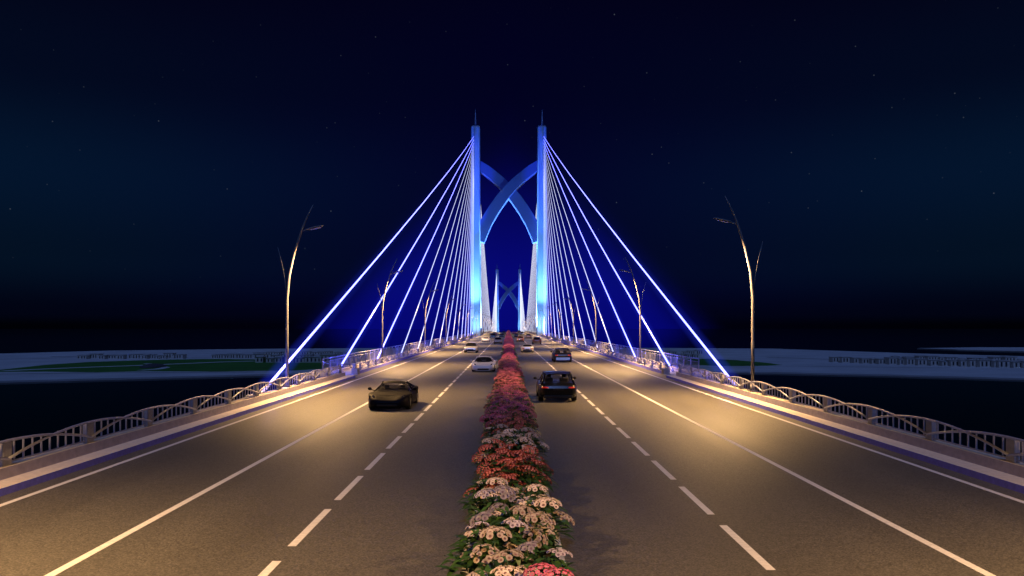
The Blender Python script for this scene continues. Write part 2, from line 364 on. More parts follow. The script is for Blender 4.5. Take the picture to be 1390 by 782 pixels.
# ------------------------------------------------------------------ towers and cables
TD = 312.0; TD2 = 905.0
def zd(y): return 0 if y < 480 else -13.6 * ((y - 480) / 425) ** 2      # the deck falls away past the crest
def tower_proto():
    root = empty('bridge_tower', (0, TD, -26))
    Z = 26
    for sx in (-1, 1):
        b = MB(); rings = []
        for z, w, d in ((-26, 2.4, 4.2), (0, 2.1, 3.8), (40, 1.95, 3.5), (83.4, 1.7, 3.2), (84.0, 1.55, 3.0)):
            c = .35; q = [(-w + c, -d), (w - c, -d), (w, -d + c), (w, d - c), (w - c, d), (-w + c, d), (-w, d - c), (-w, -d + c)]
            rings.append([(sx * 13.3 + x, y, z + Z) for x, y in q])
        b.loft(rings, smooth=False); lg = b.build('leg', 'tower_lit_blue', root)
        b = MB(); b.tube([(sx * 13.45, 0, 84.0 + Z), (sx * 13.45, 0, 86 + Z), (sx * 13.45, 0, 91.4 + Z)], [.6, .36, .04], 8); b.build('spire', 'tower_lit_blue', lg)
        b = MB(); b.box(sx * 13.8 - .9, sx * 13.8 + .9, -3.62, -3.2, 60 + Z, 81 + Z); b.box(sx * 13.8 - .9, sx * 13.8 + .9, 3.3, 3.6, 60 + Z, 81 + Z)
    for sg, off in ((1, -.35), (-1, .35)):      # the arm in front falls from upper right to lower left
        ctl = [(12.2, 68.6, 1.75), (9.0, 66.6, 1.85), (6.0, 64.2, 1.9), (3, 61.6, 2.0), (0, 58.6, 2.1), (-3, 54.9, 2.2), (-6.0, 50.6, 2.25), (-9, 45.6, 2.35), (-11.6, 39.8, 2.5), (-12.2, 38.2, 2.55)]
        b = MB(); rings = []
        for i, (x, z, w) in enumerate(ctl):
            a = ctl[max(i - 1, 0)]; c = ctl[min(i + 1, len(ctl) - 1)]
            t = Vector((c[0] - a[0], 0, c[1] - a[1])).normalized(); n = Vector((-t.z, 0, t.x)) * w
            p = Vector((x, 0, z)); d = 2.6
            rings.append([((v.x) * sg, yy + off, v.z + Z) for v, yy in ((p + n, -d), (p - n, -d), (p - n, d), (p + n, d))])
        b.loft(rings, smooth=False); b.build('cross_arm', 'arm_shaded_blue', root)
    b = MB(); b.box(-17, 17, -6, 6, 0.2, 4.5, bev=.4); b.build('pile_cap', 'deck_side', root)
    index_kids(root)
    return root
tw = tower_proto(); tag(tw, 'near tall blue-lit twin-leg bridge tower with crossing curved arms', 'bridge tower', 'bridge towers')
t2 = copy_tree(tw); t2.location.y = TD2; t2.location.z += zd(TD2); tag(t2, 'far small blue-lit bridge tower framed between the near tower legs', 'bridge tower', 'bridge towers')

UNIT = {}
def cable(name, A, B, r, label, group, halo_r=0):
    A = Vector(A); B = Vector(B)
    root = empty(name, A); b = MB(); d = B - A; 
    pts = [(d * t) - Vector((0, 0, 1)) * (4 * t * (1 - t)) * d.length * .0035 for t in (0, .15, .3, .5, .7, .85, 1)]
    b.tube(pts, [r * lerp(1, .52, t) for t in (0, .15, .3, .5, .7, .85, 1)], 8); b.build('light_strand', 'cable_light_blue' if halo_r > .4 else 'cable_light', root)
    if halo_r:
        b = MB(); b.tube(pts, [halo_r * lerp(1, .62, t) for t in (0, .15, .3, .5, .7, .85, 1)], 16, cap=False); b.build('cable_halo', 'blue_halo', root)  # shell added for the bloom around the strand
    u = d.normalized(); b = MB(); b.tube([tuple(u * -.6), tuple(u * 1.0)], r * 1.45, 8); b.build('anchor_collar', 'rail_metal', root)
    tag(root, label, 'cable', group)
ordw = ['outermost', 'second', 'third', 'fourth', 'fifth', 'sixth', 'seventh', 'eighth', 'ninth', 'tenth', 'eleventh', 'twelfth', 'thirteenth', 'fourteenth', 'fifteenth', 'sixteenth', 'seventeenth']
for sx in (-1, 1):
    side = 'left' if sx < 0 else 'right'
    for k in range(15):
        D = (42.3 if sx < 0 else 47.0) + 17.9 * k
        near = k == 0
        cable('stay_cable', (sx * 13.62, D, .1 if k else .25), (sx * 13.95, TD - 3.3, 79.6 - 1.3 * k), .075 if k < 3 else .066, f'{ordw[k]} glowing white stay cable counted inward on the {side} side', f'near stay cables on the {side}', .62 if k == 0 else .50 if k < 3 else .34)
        if k == 0:
            b = MB(); b.box(sx * 13.62 - .8, sx * 13.62 + .35, D - .6, D + .5, -.6, .12, bev=.04)
            tag(b.build('cable_bracket', 'deck_side'), f'dark bracket holding the outermost {side} cable outside the parapet', 'bracket')
    for k in range(17):
        D = TD + 18 + 17.9 * (16 - k)
        cable('stay_cable', (sx * 13.62, D, .1 + zd(D)), (sx * 13.6, TD + 3.3, 79.6 - 1.3 * k), .085, f'bright stay cable fanning beyond the near tower on the {side} side', f'middle span cables on the {side}')
    for k in range(17):
        D = TD2 - 18 - 17.9 * (16 - k)
        cable('stay_cable', (sx * 13.62, D, .1 + zd(D)), (sx * 13.6, TD2 - 3.3, 79.6 - 1.3 * k + zd(TD2)), .12, f'faint stay cable rising to the far tower on the {side} side', f'far tower cables on the {side}')

for sx in (-1, 1):
    for k in range(9):
        L = bpy.data.lights.new('anchor_fill', 'POINT'); L.energy = 70; L.color = (.12, .14, 1); L.shadow_soft_size = .12  # blue fill added at the cable feet to tint kerbs and walkway
        o = bpy.data.objects.new('anchor_fill', L); C.objects.link(o); o.location = (sx * (13.25 if k else 13.3), (42.3 if sx < 0 else 47.0) + 17.9 * k + .5, 1.1)
def spot(name, loc, to, W, col, size, r=.4, blend=.6):
    L = bpy.data.lights.new(name, 'SPOT'); L.energy = W; L.color = col; L.spot_size = R(size); L.spot_blend = blend; L.shadow_soft_size = r
    o = bpy.data.objects.new(name, L); C.objects.link(o); o.location = loc
    o.rotation_euler = (Vector(to) - Vector(loc)).to_track_quat('-Z', 'Y').to_euler()
for T, g, dz in ((TD, 1.0, 0), (TD2, .8, zd(TD2))):
    def spot_(n, a, b_, *rest, **kw): spot(n, (a[0], a[1], a[2] + dz), (b_[0], b_[1], b_[2] + dz), *rest, **kw)
    for sx in (-1, 1):
        spot_('tower_floodlight', (sx * 13.9, T - 14, 1), (sx * 13.6, T - 3, 34), 190000 * g, (.34, .76, 1), 50, blend=1)
        spot_('tower_floodlight', (sx * 13.9, T - 12, 1), (sx * 13.6, T - 3, 9), 11000 * g, (.45, .82, 1), 90, blend=1)
        spot_('tower_floodlight', (sx * 15.6, T - 26, 1), (sx * 14.6, T, 66), 420000 * g, (.02, .10, 1), 17)
        spot_('tower_floodlight', (sx * 9.8, T - 1, 1), (sx * 6, T, 60), 620000 * g, (.42, .80, 1), 70)
        spot_('tower_floodlight', (sx * 4.0, T + .5, 1), (sx * 13, T, 34), 10000 * g, (.05, .2, 1), 80)

# ------------------------------------------------------------------ water, shores, far houses
WZ = -26.0; LZ = -25.0
def gp(px, py, z=LZ):
    D = (CAMZ - z) * F / (py - 443); return (CAMX + (px - 690) / F * D, D)
sheet('water', 'water', -6000, 6000, -300, 9000, WZ)
def slab(name, poly, z0, z1, mt, **kw):
    b = MB(); n = len(poly); b.add([(x, y, z1) for x, y in poly], [tuple(range(n))])
    for i in range(n):
        j = (i + 1) % n; b.add([(poly[i][0], poly[i][1], z0), (poly[j][0], poly[j][1], z0), (poly[j][0], poly[j][1], z1), (poly[i][0], poly[i][1], z1)], [(0, 1, 2, 3)])
    return tag(b.build(name, mt), **kw)
slab('shore_land', [(-420, 345), gp(0, 517), (-200, 441), gp(350, 508), (-60, 503), (20, 518), (90, 503), gp(1050, 505), (230, 462), gp(1390, 513.5), (470, 350), (700, 600),
     gp(1390, 483.5), gp(1250, 480), gp(1050, 473.3), (120, 1050), (-120, 1040), gp(350, 473.6), gp(150, 476), gp(0, 480), (-900, 760)], WZ - 1, LZ, 'land', kind='structure')
slab('shore_land', [gp(1245, 472.6), gp(1300, 474.5), gp(1390, 476.6), (900, 880), (1000, 1030), gp(1390, 471.6), gp(1330, 471.4)], WZ - 1, LZ, 'land', kind='structure')
slab('park_lawn', [gp(*p) for p in ((-30, 505), (60, 504.5), (130, 505.5), (200, 504), (300, 504.5), (345, 503.5), (400, 503), (450, 500), (470, 496), (440, 491), (380, 489), (345, 488), (300, 487.3), (240, 488), (180, 489.5), (120, 491.5), (60, 495.5), (20, 500))], LZ - .2, LZ + .06, 'park', kind='structure')
slab('park_lawn', [gp(*p) for p in ((918, 488), (960, 487), (1000, 489), (1040, 492.5), (1062, 495.5), (1030, 496.8), (980, 497), (930, 495))], LZ - .2, LZ + .06, 'park', kind='structure')
def strip(name, pts, w, z, mt):
    b = MB()
    P = [Vector((*gp(*p), z)) for p in pts]; vs = []
    for i, p in enumerate(P):
        t = (P[min(i + 1, len(P) - 1)] - P[max(i - 1, 0)]).normalized(); n = Vector((-t.y, t.x, 0)) * w / 2; vs += [p + n, p - n]
    b.add(vs, [(2 * i, 2 * i + 1, 2 * i + 3, 2 * i + 2) for i in range(len(P) - 1)]); return tag(b.build(name, mt), kind='structure')
strip('path', [(5, 503.5), (60, 501), (120, 498.5), (180, 496.5), (240, 494), (300, 491.5), (345, 490.2)], 9, LZ + .065, 'land')
strip('path', [(200, 493.5), (225, 499), (215, 501), (190, 503)], 6, LZ + .07, 'land')
strip('road', [(0, 488), (60, 486.5), (108, 484.6), (250, 485.4), (345, 485)], 3, LZ + .06, 'earth')
strip('road', [(70, 484.2), (108, 484.4)], 5, LZ + .07, 'earth')
strip('road', [(1040, 485), (1090, 486.5), (1130, 488)], 4, LZ + .06, 'earth')
strip('road', [(1040, 496.8), (1120, 497.6), (1200, 498.8), (1290, 499.3)], 2.6, LZ + .06, 'earth')
strip('road', [(0, 508), (100, 506.5), (200, 506), (345, 505)], 2.5, LZ + .08, 'earth')
b = MB(); x0, y0 = gp(208, 498.5); b.ball((x0, y0, LZ), (7.5, 14, 2.6), 0, 16, 8); tag(b.build('mound', 'earth'), kind='structure')
def house_meshes():
    out = []
    for w, d, h, pitch in ((7, 9, 4.2, .5), (9, 8, 4.8, .3), (6, 8, 3.8, .9), (11, 9, 5.2, .25)):
        b = MB(); b.box(-w / 2, w / 2, -d / 2, d / 2, 0, h)
        r = MB(); r.box(-w / 2 - .3, w / 2 + .3, -d / 2 - .3, d / 2 + .3, h + .002, h + .35)
        r.add([(-w / 2, -d / 2, h + .35), (w / 2, -d / 2, h + .35), (w / 2, d / 2, h + .35), (-w / 2, d / 2, h + .35), (-w / 4, 0, h + .35 + pitch), (w / 4, 0, h + .35 + pitch)], [(0, 1, 5, 4), (1, 2, 5), (2, 3, 4, 5), (3, 0, 4)])
        k = MB()
        for i in range(int(w // 3)): xx = -w / 2 + 1.2 + 3 * i; k.box(xx, xx + 1.2, -d / 2 - .06, -d / 2 - .003, .8, h - .8)
        out.append((b.mesh('wall', 'house_wall'), r.mesh('roof', 'house_roof'), k.mesh('window', 'house_dark')))
    return out
HM = house_meshes()
def house(px, py, i, label, group, s=1.0):
    x, y = gp(px, py); o = empty('far_house', (x, y, LZ), R(random.uniform(-6, 6))); o.scale = (s, s, s * random.uniform(.85, 1.15))
    w, r, k = HM[i % 4]; link('wall', w, o); link('roof', r, o); link('window', k, o); tag(o, label, 'house', group)
x = 110; i = 0
while x < 250:
    if not 172 < x < 178: house(x, 487 + .4 * math.sin(x), random.randrange(4), 'tiny grey house in the long far row beyond the left lawn', 'far houses beyond the left lawn', .78)
    x += random.uniform(6, 9.5)
x = 293
while x < 345: house(x, 486.6, random.randrange(4), 'tiny grey house in the short far row left of the outermost left cable', 'far houses in the short left row', .72); x += random.uniform(6, 9)
for row, yy in enumerate((483, 487.5, 492)):
    x = 348 + row * 3
    while x < 478: house(x, yy, random.randrange(4), 'small dim house in the village behind the left stay cables', 'village houses behind the left cables', .8 + .1 * row); x += random.uniform(8, 15)
x = 1135
while x < 1392:
    t = (x - 1135) / 257; house(x, 491.5 + 8 * t ** .8, random.randrange(4), 'small grey house in the curving row on the right shore', 'far houses on the right shore', .8 + .25 * t); x += random.uniform(9.5, 15.5) * (1 + .2 * t)
x = 1215
while x < 1392:
    t = (x - 1135) / 257; house(x, 488 + 5 * t, random.randrange(4), 'small grey house in the rear row on the right shore', 'rear houses on the right shore', .8); x += random.uniform(12, 18)
for row, yy in enumerate((481, 486)):
    x = 905 + row * 8
    while x < 952: house(x, yy, random.randrange(4), 'small dark house between the two outermost right cables', 'far houses between right cables', .75); x += random.uniform(9, 16)

# ------------------------------------------------------------------ flower bed
k = MB(); k.box(-.86, -.76, -20, DEND, .002, .30); k.box(.58, .68, -20, DEND, .002, .30); k.box(-.86, .68, -20.12, -20.0, .002, .30)
tag(k.build('planter_box', 'concrete'), 'long low pale concrete planter down the middle of the road', 'planter')
sheet('soil', 'soil', -.76, .58, -20, DEND, .24)
def floret(b, mx, r, n, mo):
    vs = [(0, 0, -.25 * r)]; 
    for i in range(n): q = 2 * math.pi * i / n; vs.append((.42 * r * math.cos(q), .42 * r * math.sin(q), -.02 * r))
    for i in range(n):
        q = 2 * math.pi * i / n; rr = r * random.uniform(.9, 1.05); vs.append((rr * math.cos(q), rr * math.sin(q), .16 * r * random.uniform(.6, 1.4)))
    for i in range(n):
        q = 2 * math.pi * (i + .5) / n; vs.append((.62 * r * math.cos(q), .62 * r * math.sin(q), -.42 * r))
    b.add(vs, [(0, 1 + i, 1 + (i + 1) % n) for i in range(n)], mo + 1, False, mx)
    b.add(vs, [(1 + i, 1 + n + i, 1 + n + (i + 1) % n, 1 + (i + 1) % n) for i in range(n)], mo, True, mx)
    b.add(vs, [(1 + n + i, 1 + 2 * n + i, 1 + n + (i + 1) % n) for i in range(n)], mo, True, mx)
def head_into(b, c, nrm, rad, fr, nfl, n=7, mo=0):
    q0 = Vector((0, 0, 1)).rotation_difference(Vector(nrm)).to_matrix().to_4x4(); T = Matrix.Translation(c) @ q0
    ga = 2.39996
    for i in range(nfl):
        rr = math.sqrt((i + .5) / nfl); th = rr * 1.08; a = i * ga + random.uniform(-.15, .15)
        d = Vector((math.sin(th) * math.cos(a), math.sin(th) * math.sin(a), math.cos(th)))
        p = Vector((d.x * rad / math.sin(1.08), d.y * rad / math.sin(1.08), (d.z - .75) * rad * .62))
        mx = T @ Matrix.Translation(p) @ Vector((0, 0, 1)).rotation_difference(Vector((d.x * .8, d.y * .8, d.z)).normalized()).to_matrix().to_4x4() @ Matrix.Rotation(random.uniform(0, 6), 4, 'Z')
        floret(b, mx, fr * random.uniform(.85, 1.12), n, mo)
def leaf(b, base, d, L, w, droop, mi=0):
    d = Vector(d).normalized(); side = d.cross(Vector((0, 0, 1)))
    if side.length < .05: side = Vector((1, 0, 0))
    side.normalize(); vs = []; B = Vector(base)
    for t, ww in ((0, .15), (.25, .8), (.5, 1), (.75, .65), (1, .02)):
        p = B + d * L * t - Vector((0, 0, 1)) * droop * L * t * t; vs += [p - side * w * ww / 2 + Vector((0, 0, .12 * w * ww)), p, p + side * w * ww / 2 + Vector((0, 0, .12 * w * ww))]
    fs = []
    for i in range(4): fs += [(3 * i, 3 * i + 1, 3 * i + 4, 3 * i + 3), (3 * i + 1, 3 * i + 2, 3 * i + 5, 3 * i + 4)]
    b.add(vs, fs, mi, True)
def head_spots(n, rx, ry, z0, z1):
    out = []
    for i in range(n):
        rr = math.sqrt((i + .3) / n); a = i * 2.39996 + random.uniform(-.25, .25)
        x = rx * rr * math.cos(a); y = ry * rr * math.sin(a); z = z1 - (z1 - z0) * rr ** 2.2 + random.uniform(-.05, .05)
        nr = Vector((x / rx * .8 + random.uniform(-.2, .2), y / ry * .5 - .22 + random.uniform(-.2, .2), 1)).normalized(); out.append((Vector((x, y, z)), nr))
    return out
def foliage(n, rx, ry, h, L=.26, w=.055, spots=()):
    b = MB()
    for i in range(n):
        a = random.uniform(0, 6.283); rr = math.sqrt(random.random()); x = rx * rr * math.cos(a); y = ry * rr * math.sin(a)
        z = random.uniform(.02, .98) * (h - (h * .42) * rr ** 2)
        el = random.uniform(-.1, .7); leaf(b, (x, y, z), (math.cos(a + random.uniform(-.9, .9)), math.sin(a + random.uniform(-.9, .9)), el), L * random.uniform(.6, 1.2), w * random.uniform(.7, 1.3), random.uniform(.1, .6), random.choice((0, 0, 1)))
    for p, nr in spots: b.tube([(p.x * .45, p.y * .45, 0), (p.x * .8, p.y * .8, p.z * .6), tuple(p - nr * .05)], [.012, .010, .008], 4, 2)
    return b.mesh('foliage', ['leaf', 'leaf_dark', 'stem'])
STY = {'cream': (.045, 19), 'lilac': (.045, 17), 'coral': (.026, 40), 'pink': (.034, 26), 'purple': (.024, 42), 'orange': (.025, 42)}
def near_proto(colour):
    fr, nf = STY[colour]; heads = []
    for v in range(3):
        b = MB(); head_into(b, (0, 0, 0), (0, 0, 1), random.uniform(.165, .20), fr * (.92 + .08 * v), nf, 8); heads.append(b.mesh('flower_head', ['petal_' + colour, 'eye_' + colour]))
    root = empty('flowering_bush', (0, 0, 0))
    sp = head_spots(4 if colour in ('cream', 'lilac') else 7, .56, .5, .16, .62)
    link('foliage', foliage(150, .38, .6, .52, .25, .085, spots=sp), root)
    for p, nr in sp:
        h = link('flower_head', random.choice(heads), root); h.location = p; h.rotation_euler = (Vector((0, 0, 1)).rotation_difference(nr) @ Euler((0, 0, random.uniform(0, 6))).to_quaternion()).to_euler()
        h.scale = (random.uniform(.85, 1.15),) * 3
    index_kids(root); return root
def mid_mesh(colour, rx, ry, n, fr, nf, hr):
    b = MB()
    for p, nr in head_spots(n, rx, ry, .36, .68): head_into(b, p, nr, hr, fr, nf, 5)
    return b.mesh('blossoms', ['petal_' + colour, 'eye_' + colour])
def zone(D):
    for lim, c in ((9.5, 'pink'), (15.4, 'cream'), (20.3, 'coral'), (23.4, 'cream'), (26.3, 'coral'), (38, 'purple'), (54, 'orange'), (75, 'pink'), (112, 'purple'), (150, 'pink'), (200, 'purple'), (300, 'pink'), (1e9, 'pink')):
        if D < lim: return c
CW = {'pink': 'pink', 'cream': 'creamy white', 'coral': 'coral red', 'purple': 'purple magenta', 'orange': 'orange red', 'lilac': 'pale lilac'}
protos = {}; used = {}
D = 7.6; s = 0; OFF = (-.36, .22, -.05, .40, -.24, .08, .33, -.42)
zlab = {'pink9': 'pink bush at the near end of the flower bed', 'cream15': 'bush with large creamy white flowers near the front of the planter'}
while D < 75:
    c = zone(D + random.gauss(0, .1 + D * .03))
    if c == 'cream' and random.random() < .1: c = 'lilac'
    if D > 26 and random.random() < .22: c = random.choice(('pink', 'purple', 'orange'))
    if c not in protos: protos[c] = near_proto(c); o = protos[c]
    else: o = copy_tree(protos[c])
    wob = .08 if 26 < D < 38 else 0
    o.location = (-.1 + OFF[s % 8] * (1 + wob * 3) + random.uniform(-.05, .05), D, .24); sc = random.uniform(.95, 1.1) * (1.08 if 26 < D < 38 else 1)
    sc *= 1.1 if D < 22 else 1.0; o.scale = (sc, sc, sc * random.uniform(.88, 1.06)); o.rotation_euler = (0, 0, random.choice((0, math.pi)) + random.uniform(-.4, .4))
    part = 'near the front of' if D < 15.4 else 'in the near middle of' if D < 26.3 else 'beside the nearest black SUV in' if D < 42 else 'beside the white sports car in'
    tag(o, f'{CW[c]} flowering bush {part} the central planter', 'flowering bush', f'{CW[c]} bushes {part} the planter')
    D += .52; s += 1
mids = {}
def midbush(c, kind):
    if (c, kind) not in mids:
        if kind == 0: mids[c, kind] = (foliage(150, .72, .9, .56, .28, .07), mid_mesh(c, .70, .9, 12, .042, 12, .15))
        else: mids[c, kind] = (foliage(70, .8, 1.6, .5, .34, .1), mid_mesh(c, .85, 1.7, 30, .07, 7, .18))
    return mids[c, kind]
while D < 1000:
    c = zone(D + random.uniform(-2, 2)); kind = 0 if D < 115 else 1
    fm, bm = midbush(c, kind); root = empty('flowering_bush', (-.1 + random.uniform(-.06, .06), D, .24), random.choice((0, math.pi)))
    k = 1 + .16 * math.sin(D * .35); root.scale = (k, 1 if D < 300 else 3, k * (1.1 if D < 300 else 1.35))
    link('foliage', fm, root); link('blossoms', bm, root)
    part = 'at the narrowing middle of' if D < 115 else 'in the far tapering end of'
    tag(root, f'{CW[c]} flowering bush {part} the central planter', 'flowering bush', f'{CW[c]} bushes {part} the planter')
    D += 1.3 if D < 115 else 2.7 if D < 300 else 10

# ------------------------------------------------------------------ cars (local +Y is forward)
def car(p):
    L, W, H = p['L'], p['W'], p['H']; hw = W / 2; top = p['top']; wb = p['wb']; rw = p['rw']; paint = p['paint']; gl = p.get('glass', 'glass_dark')
    root = empty('parked', (0, 0, 0)); root.name = p['name']
    axles = (-wb / 2 + p.get('ax', 0), wb / 2 + p.get('ax', 0)); gc = p.get('gc', .17)
    def ztop(y): return interp(top, y / (L / 2))
    def half(y):
        t = abs(y) / (L / 2); e = 1 - .035 * t ** 2 - (.16 * max(0, (t - .78) / .22) ** 2.2 if not p.get('sport') else .24 * max(0, (t - .60) / .40) ** 2.2 + .17 * max(0, (t - .88) / .12) ** 2)
        for a in axles: e += p.get('flare', .02) * math.exp(-((y - a) / .38) ** 2)
        return hw * e * .985
    def zbot(y):
        t = abs(y) / (L / 2); z = gc + .10 * max(0, (t - .85) / .15) ** 2
        for a in axles:
            r = rw + .055
            if abs(y - a) < r: z = max(z, rw + math.sqrt(r * r - (y - a) ** 2) * .98)
        return z
    ys = sorted(set([round(-L / 2 + L * i / 56, 4) for i in range(57)] + [round(a + s_ * (rw + .056), 4) for a in axles for s_ in (-1, 1)] + [round(a + s_ * (rw + .05), 4) for a in axles for s_ in (-1, 1)] + [L / 2 - .03, -L / 2 + .03]))
    rings = []
    for y in ys:
        w = half(y); zb = zbot(y); zt = ztop(y); t = abs(y) / (L / 2); k = 1 - .5 * max(0, (t - .955) / .045) ** 2; zm = lerp(zb, zt, .5)
        prof = [(0, 0), (.9, 0), (.97, .05), (1.0, .28), (1.0, .5), (.985, .68), (.955, .84), (.90, .95), (.80, 1.0), (.45, 1.02), (0, 1.03)]
        if p.get('sport'):
            q = max(0, min(1, (y / (L / 2) - .40) / .15)); prof[7:] = [(.91, .94), (.80, 1.03), (.62, 1.05), (.42, 1.02 - .05 * q), (0, 1.03 - .07 * q)]
        pts = []
        for fx, fz in prof: z = lerp(zb, zt, fz); z = zm + (z - zm) * (1 - (1 - k) * .55); pts.append((w * fx * (1 - (1 - k) * .16), z))
        ring = [(x, y, z) for x, z in pts] + [(-x, y, z) for x, z in pts[-2:0:-1]]
        rings.append(ring)
    b = MB(); b.loft(rings); b.build('body', paint, root)
    # greenhouse
    y0, y1, y2, y3 = [v * L / 2 for v in p['cab']]       # rear base, rear roof, front roof, windscreen base
    wbt = hw * .86; wrf = hw * p.get('rfw', .66)
    def belt(y): return ztop(y) - .01
    zr = H
    def cabx(t): return lerp(wbt, wrf, t)
    roof = []
    for i in range(9):
        y = lerp(y1, y2, i / 8); c = 1 - (abs(i - 4) / 4) ** 2; z = zr - .07 * (1 - c); w = wrf * (.94 + .06 * c)
        roof.append([(x * w, y, z - (.085 if p.get('sport') else .05) * abs(x) ** 3) for x in (-1, -.9, -.5, 0, .5, .9, 1)])
    b = MB(); b.loft(roof, closed=False, cap=False)
    b.loft([[(x, y, z - .04) for x, y, z in r] for r in roof], closed=False, cap=False)
    for a_, c_ in ((0, 1),): pass
    zr0 = zr - .07 - .05
    def pil(a, c, r=.035): b.tube([a, c], r, 6)
    edgef = [(wbt * .98, y3, belt(y3) - .02), (wrf * .95, y2, zr0)]; edger = [(wbt * .96, y0, belt(y0) - .02), (wrf * .95, y1, zr0)]
    ym = lerp(y1, y2, .45); 
    for s_ in (-1, 1):
        f = lambda q: (q[0] * s_, q[1], q[2])
        pil(f(edgef[0]), f(edgef[1]), .034); pil(f(edger[0]), f(edger[1]), .06 if not p.get('sport') else .045)
        b.tube([f(edger[1]), f((wrf * .99, ym, zr - .05)), f(edgef[1])], .03, 6)
        pil(f((wbt * .99, ym, belt(ym) - .02)), f((wrf * .99, ym, zr - .05)), .034)
    b.build('roof', p.get('roof', paint), root)
    def pane(name, q, parent=root):
        m_ = MB(); m_.add(q, [(0, 1, 2, 3)]); return m_.build(name, gl, parent)
    def curved(name, yb, yt, zb):
        m_ = MB(); vs = []; n = 8; sg = 1 if yt < yb else -1
        for j in range(5):
            v = j / 4
            for i in range(n + 1):
                u = 2 * i / n - 1; w = lerp(wbt * .97, wrf * .94, v); bow = .09 * (1 - u * u) * sg * (1 - .5 * v)
                vs.append((u * w, lerp(yb, yt, v) + bow * (1 - v * .3), lerp(zb, zr - .06 - .05 * abs(u) ** 3, v) + .03 * math.sin(v * math.pi)))
        m_.add(vs, [(j * (n + 1) + i, j * (n + 1) + i + 1, (j + 1) * (n + 1) + i + 1, (j + 1) * (n + 1) + i) for j in range(4) for i in range(n)], 0, True)
        return m_.build(name, gl, root)
    curved('windscreen', y3, y2, belt(y3)); curved('rear_window', y0, y1, belt(y0))
    for s_ in (-1, 1):
        g = .985
        pane('side_window', [(s_ * wbt * g, y0 + .08, belt(y0)), (s_ * wbt * g, ym, belt(ym)), (s_ * wrf * g, ym, zr - .06), (s_ * wrf * g * .97, y1, zr0)])
        pane('side_window', [(s_ * wbt * g, ym, belt(ym)), (s_ * wbt * g, y3 - .08, belt(y3)), (s_ * wrf * g * .97, y2, zr0), (s_ * wrf * g, ym, zr - .06)])
        # door mirrors
        b = MB(); ym2 = y3 - .28; b.tube([(s_ * wbt, ym2, belt(ym2) + .02), (s_ * (hw + .03), ym2, belt(ym2) + .07)], .022, 6)
        b.ball((s_ * (hw + .09), ym2, belt(ym2) + .11), (.10, .07, .075), 0, 10, 6); b.build('mirror', paint, root)
    # seats
    ysf = lerp(y1, y2, .62); zs = belt(0)
    if p.get('near'):
        for s_ in (-1, 1):
            b = MB(); cx = s_ * hw * .40; hh = zr - .12 - .12
            b.box(cx - .23, cx + .23, ysf - .10, ysf + .04, zs - .05, hh - .12, bev=.04); b.box(cx - .12, cx + .12, ysf - .08, ysf + .03, hh - .10, hh + .04, bev=.03); b.build('seat', 'seat_leather', root)
        b = MB(); cx = -hw * .40; yy = ysf + .55
        b.tube([(cx + .17 * math.cos(q * math.pi / 8), yy, zs + .07 + .17 * math.sin(q * math.pi / 8)) for q in range(17)], .014, 6, cap=False); b.build('steering_wheel', 'black_trim', root)
    # wheels
    for a in axles:
        for s_ in (-1, 1):
            b = MB(); x0 = s_ * (hw - .26); x1 = s_ * (hw - .015); prof = [(x0, rw - .10), (x0, rw - .03), (lerp(x0, x1, .12), rw), (lerp(x0, x1, .88), rw), (x1, rw - .03), (x1, rw - .10)]
            n = 24; rr = []
            for x, r in prof: rr.append([(x, a + r * math.cos(q * 2 * math.pi / n), rw + r * math.sin(q * 2 * math.pi / n)) for q in range(n)])
            b.loft(rr, cap=False); w_ = b.build('wheel', 'tyre', root)
            b = MB(); xr = s_ * (hw - .035); n = 20
            b.loft([[(x, a + r * math.cos(q * 2 * math.pi / n), rw + r * math.sin(q * 2 * math.pi / n)) for q in range(n)] for x, r in ((xr, rw - .095), (xr - s_ * .05, rw - .12), (xr - s_ * .14, rw - .13))], cap=False)
            for q in range(5):
                an = q * 2 * math.pi / 5; dy, dz = math.cos(an), math.sin(an)
                b.tube([(xr - s_ * .03, a, rw), (xr - s_ * .02, a + dy * (rw - .105), rw + dz * (rw - .105))], [.045, .03], 5)
            b.tube([(xr - s_ * .05, a, rw), (xr - s_ * .005, a, rw)], .06, 8); b.build('rim', 'rim', w_)
    # lamps, grille, bumpers
    yf = L / 2; zf = ztop(yf)
    sport = p.get('sport')
    hm = p.get('hl', 'headlamp')
    def surf(y, fz):      # point on the body side at height fraction fz
        zb, zt = zbot(y), ztop(y); fx = interp([(0, .97), (.28, 1), (.5, 1), (.68, .985), (.84, .955), (.95, .9), (1, .8)], fz); return half(y) * fx, lerp(zb, zt, fz)
    for s_ in (-1, 1):
        if sport:
            yl = yf - .36; m_ = MB(); zt = ztop(yl)
            mx = Matrix.Translation((s_ * hw * .66, yl, zt - .02)) @ Matrix.Rotation(R(28) * s_, 4, 'Z') @ Matrix.Rotation(R(-24), 4, 'X')
            m_.ball((0, 0, 0), (.085, .24, .045), 0, 12, 6, mx); m_.build('headlight', hm, root)
        else:
            yl = yf - .10; m_ = MB(); mx = Matrix.Translation((s_ * hw * .66, yl, ztop(yl) - .13)) @ Matrix.Rotation(R(-16) * s_, 4, 'Z')
            m_.ball((0, 0, 0), (.21, .085, .075), 0, 12, 6, mx); m_.build('headlight', hm, root)
        yr = -yf + .09; m_ = MB(); zt = ztop(yr)
        if sport: mx = Matrix.Translation((s_ * hw * .66, yr - .01, zt - .13)) @ Matrix.Rotation(R(10) * s_, 4, 'Z'); m_.ball((0, 0, 0), (.17, .06, .065), 0, 12, 6, mx)
        else: mx = Matrix.Translation((s_ * hw * .68, yr + .0, zt - .10)) @ Matrix.Rotation(R(14) * s_, 4, 'Z'); m_.ball((0, 0, 0), (.20, .09, .055), 0, 12, 6, mx)
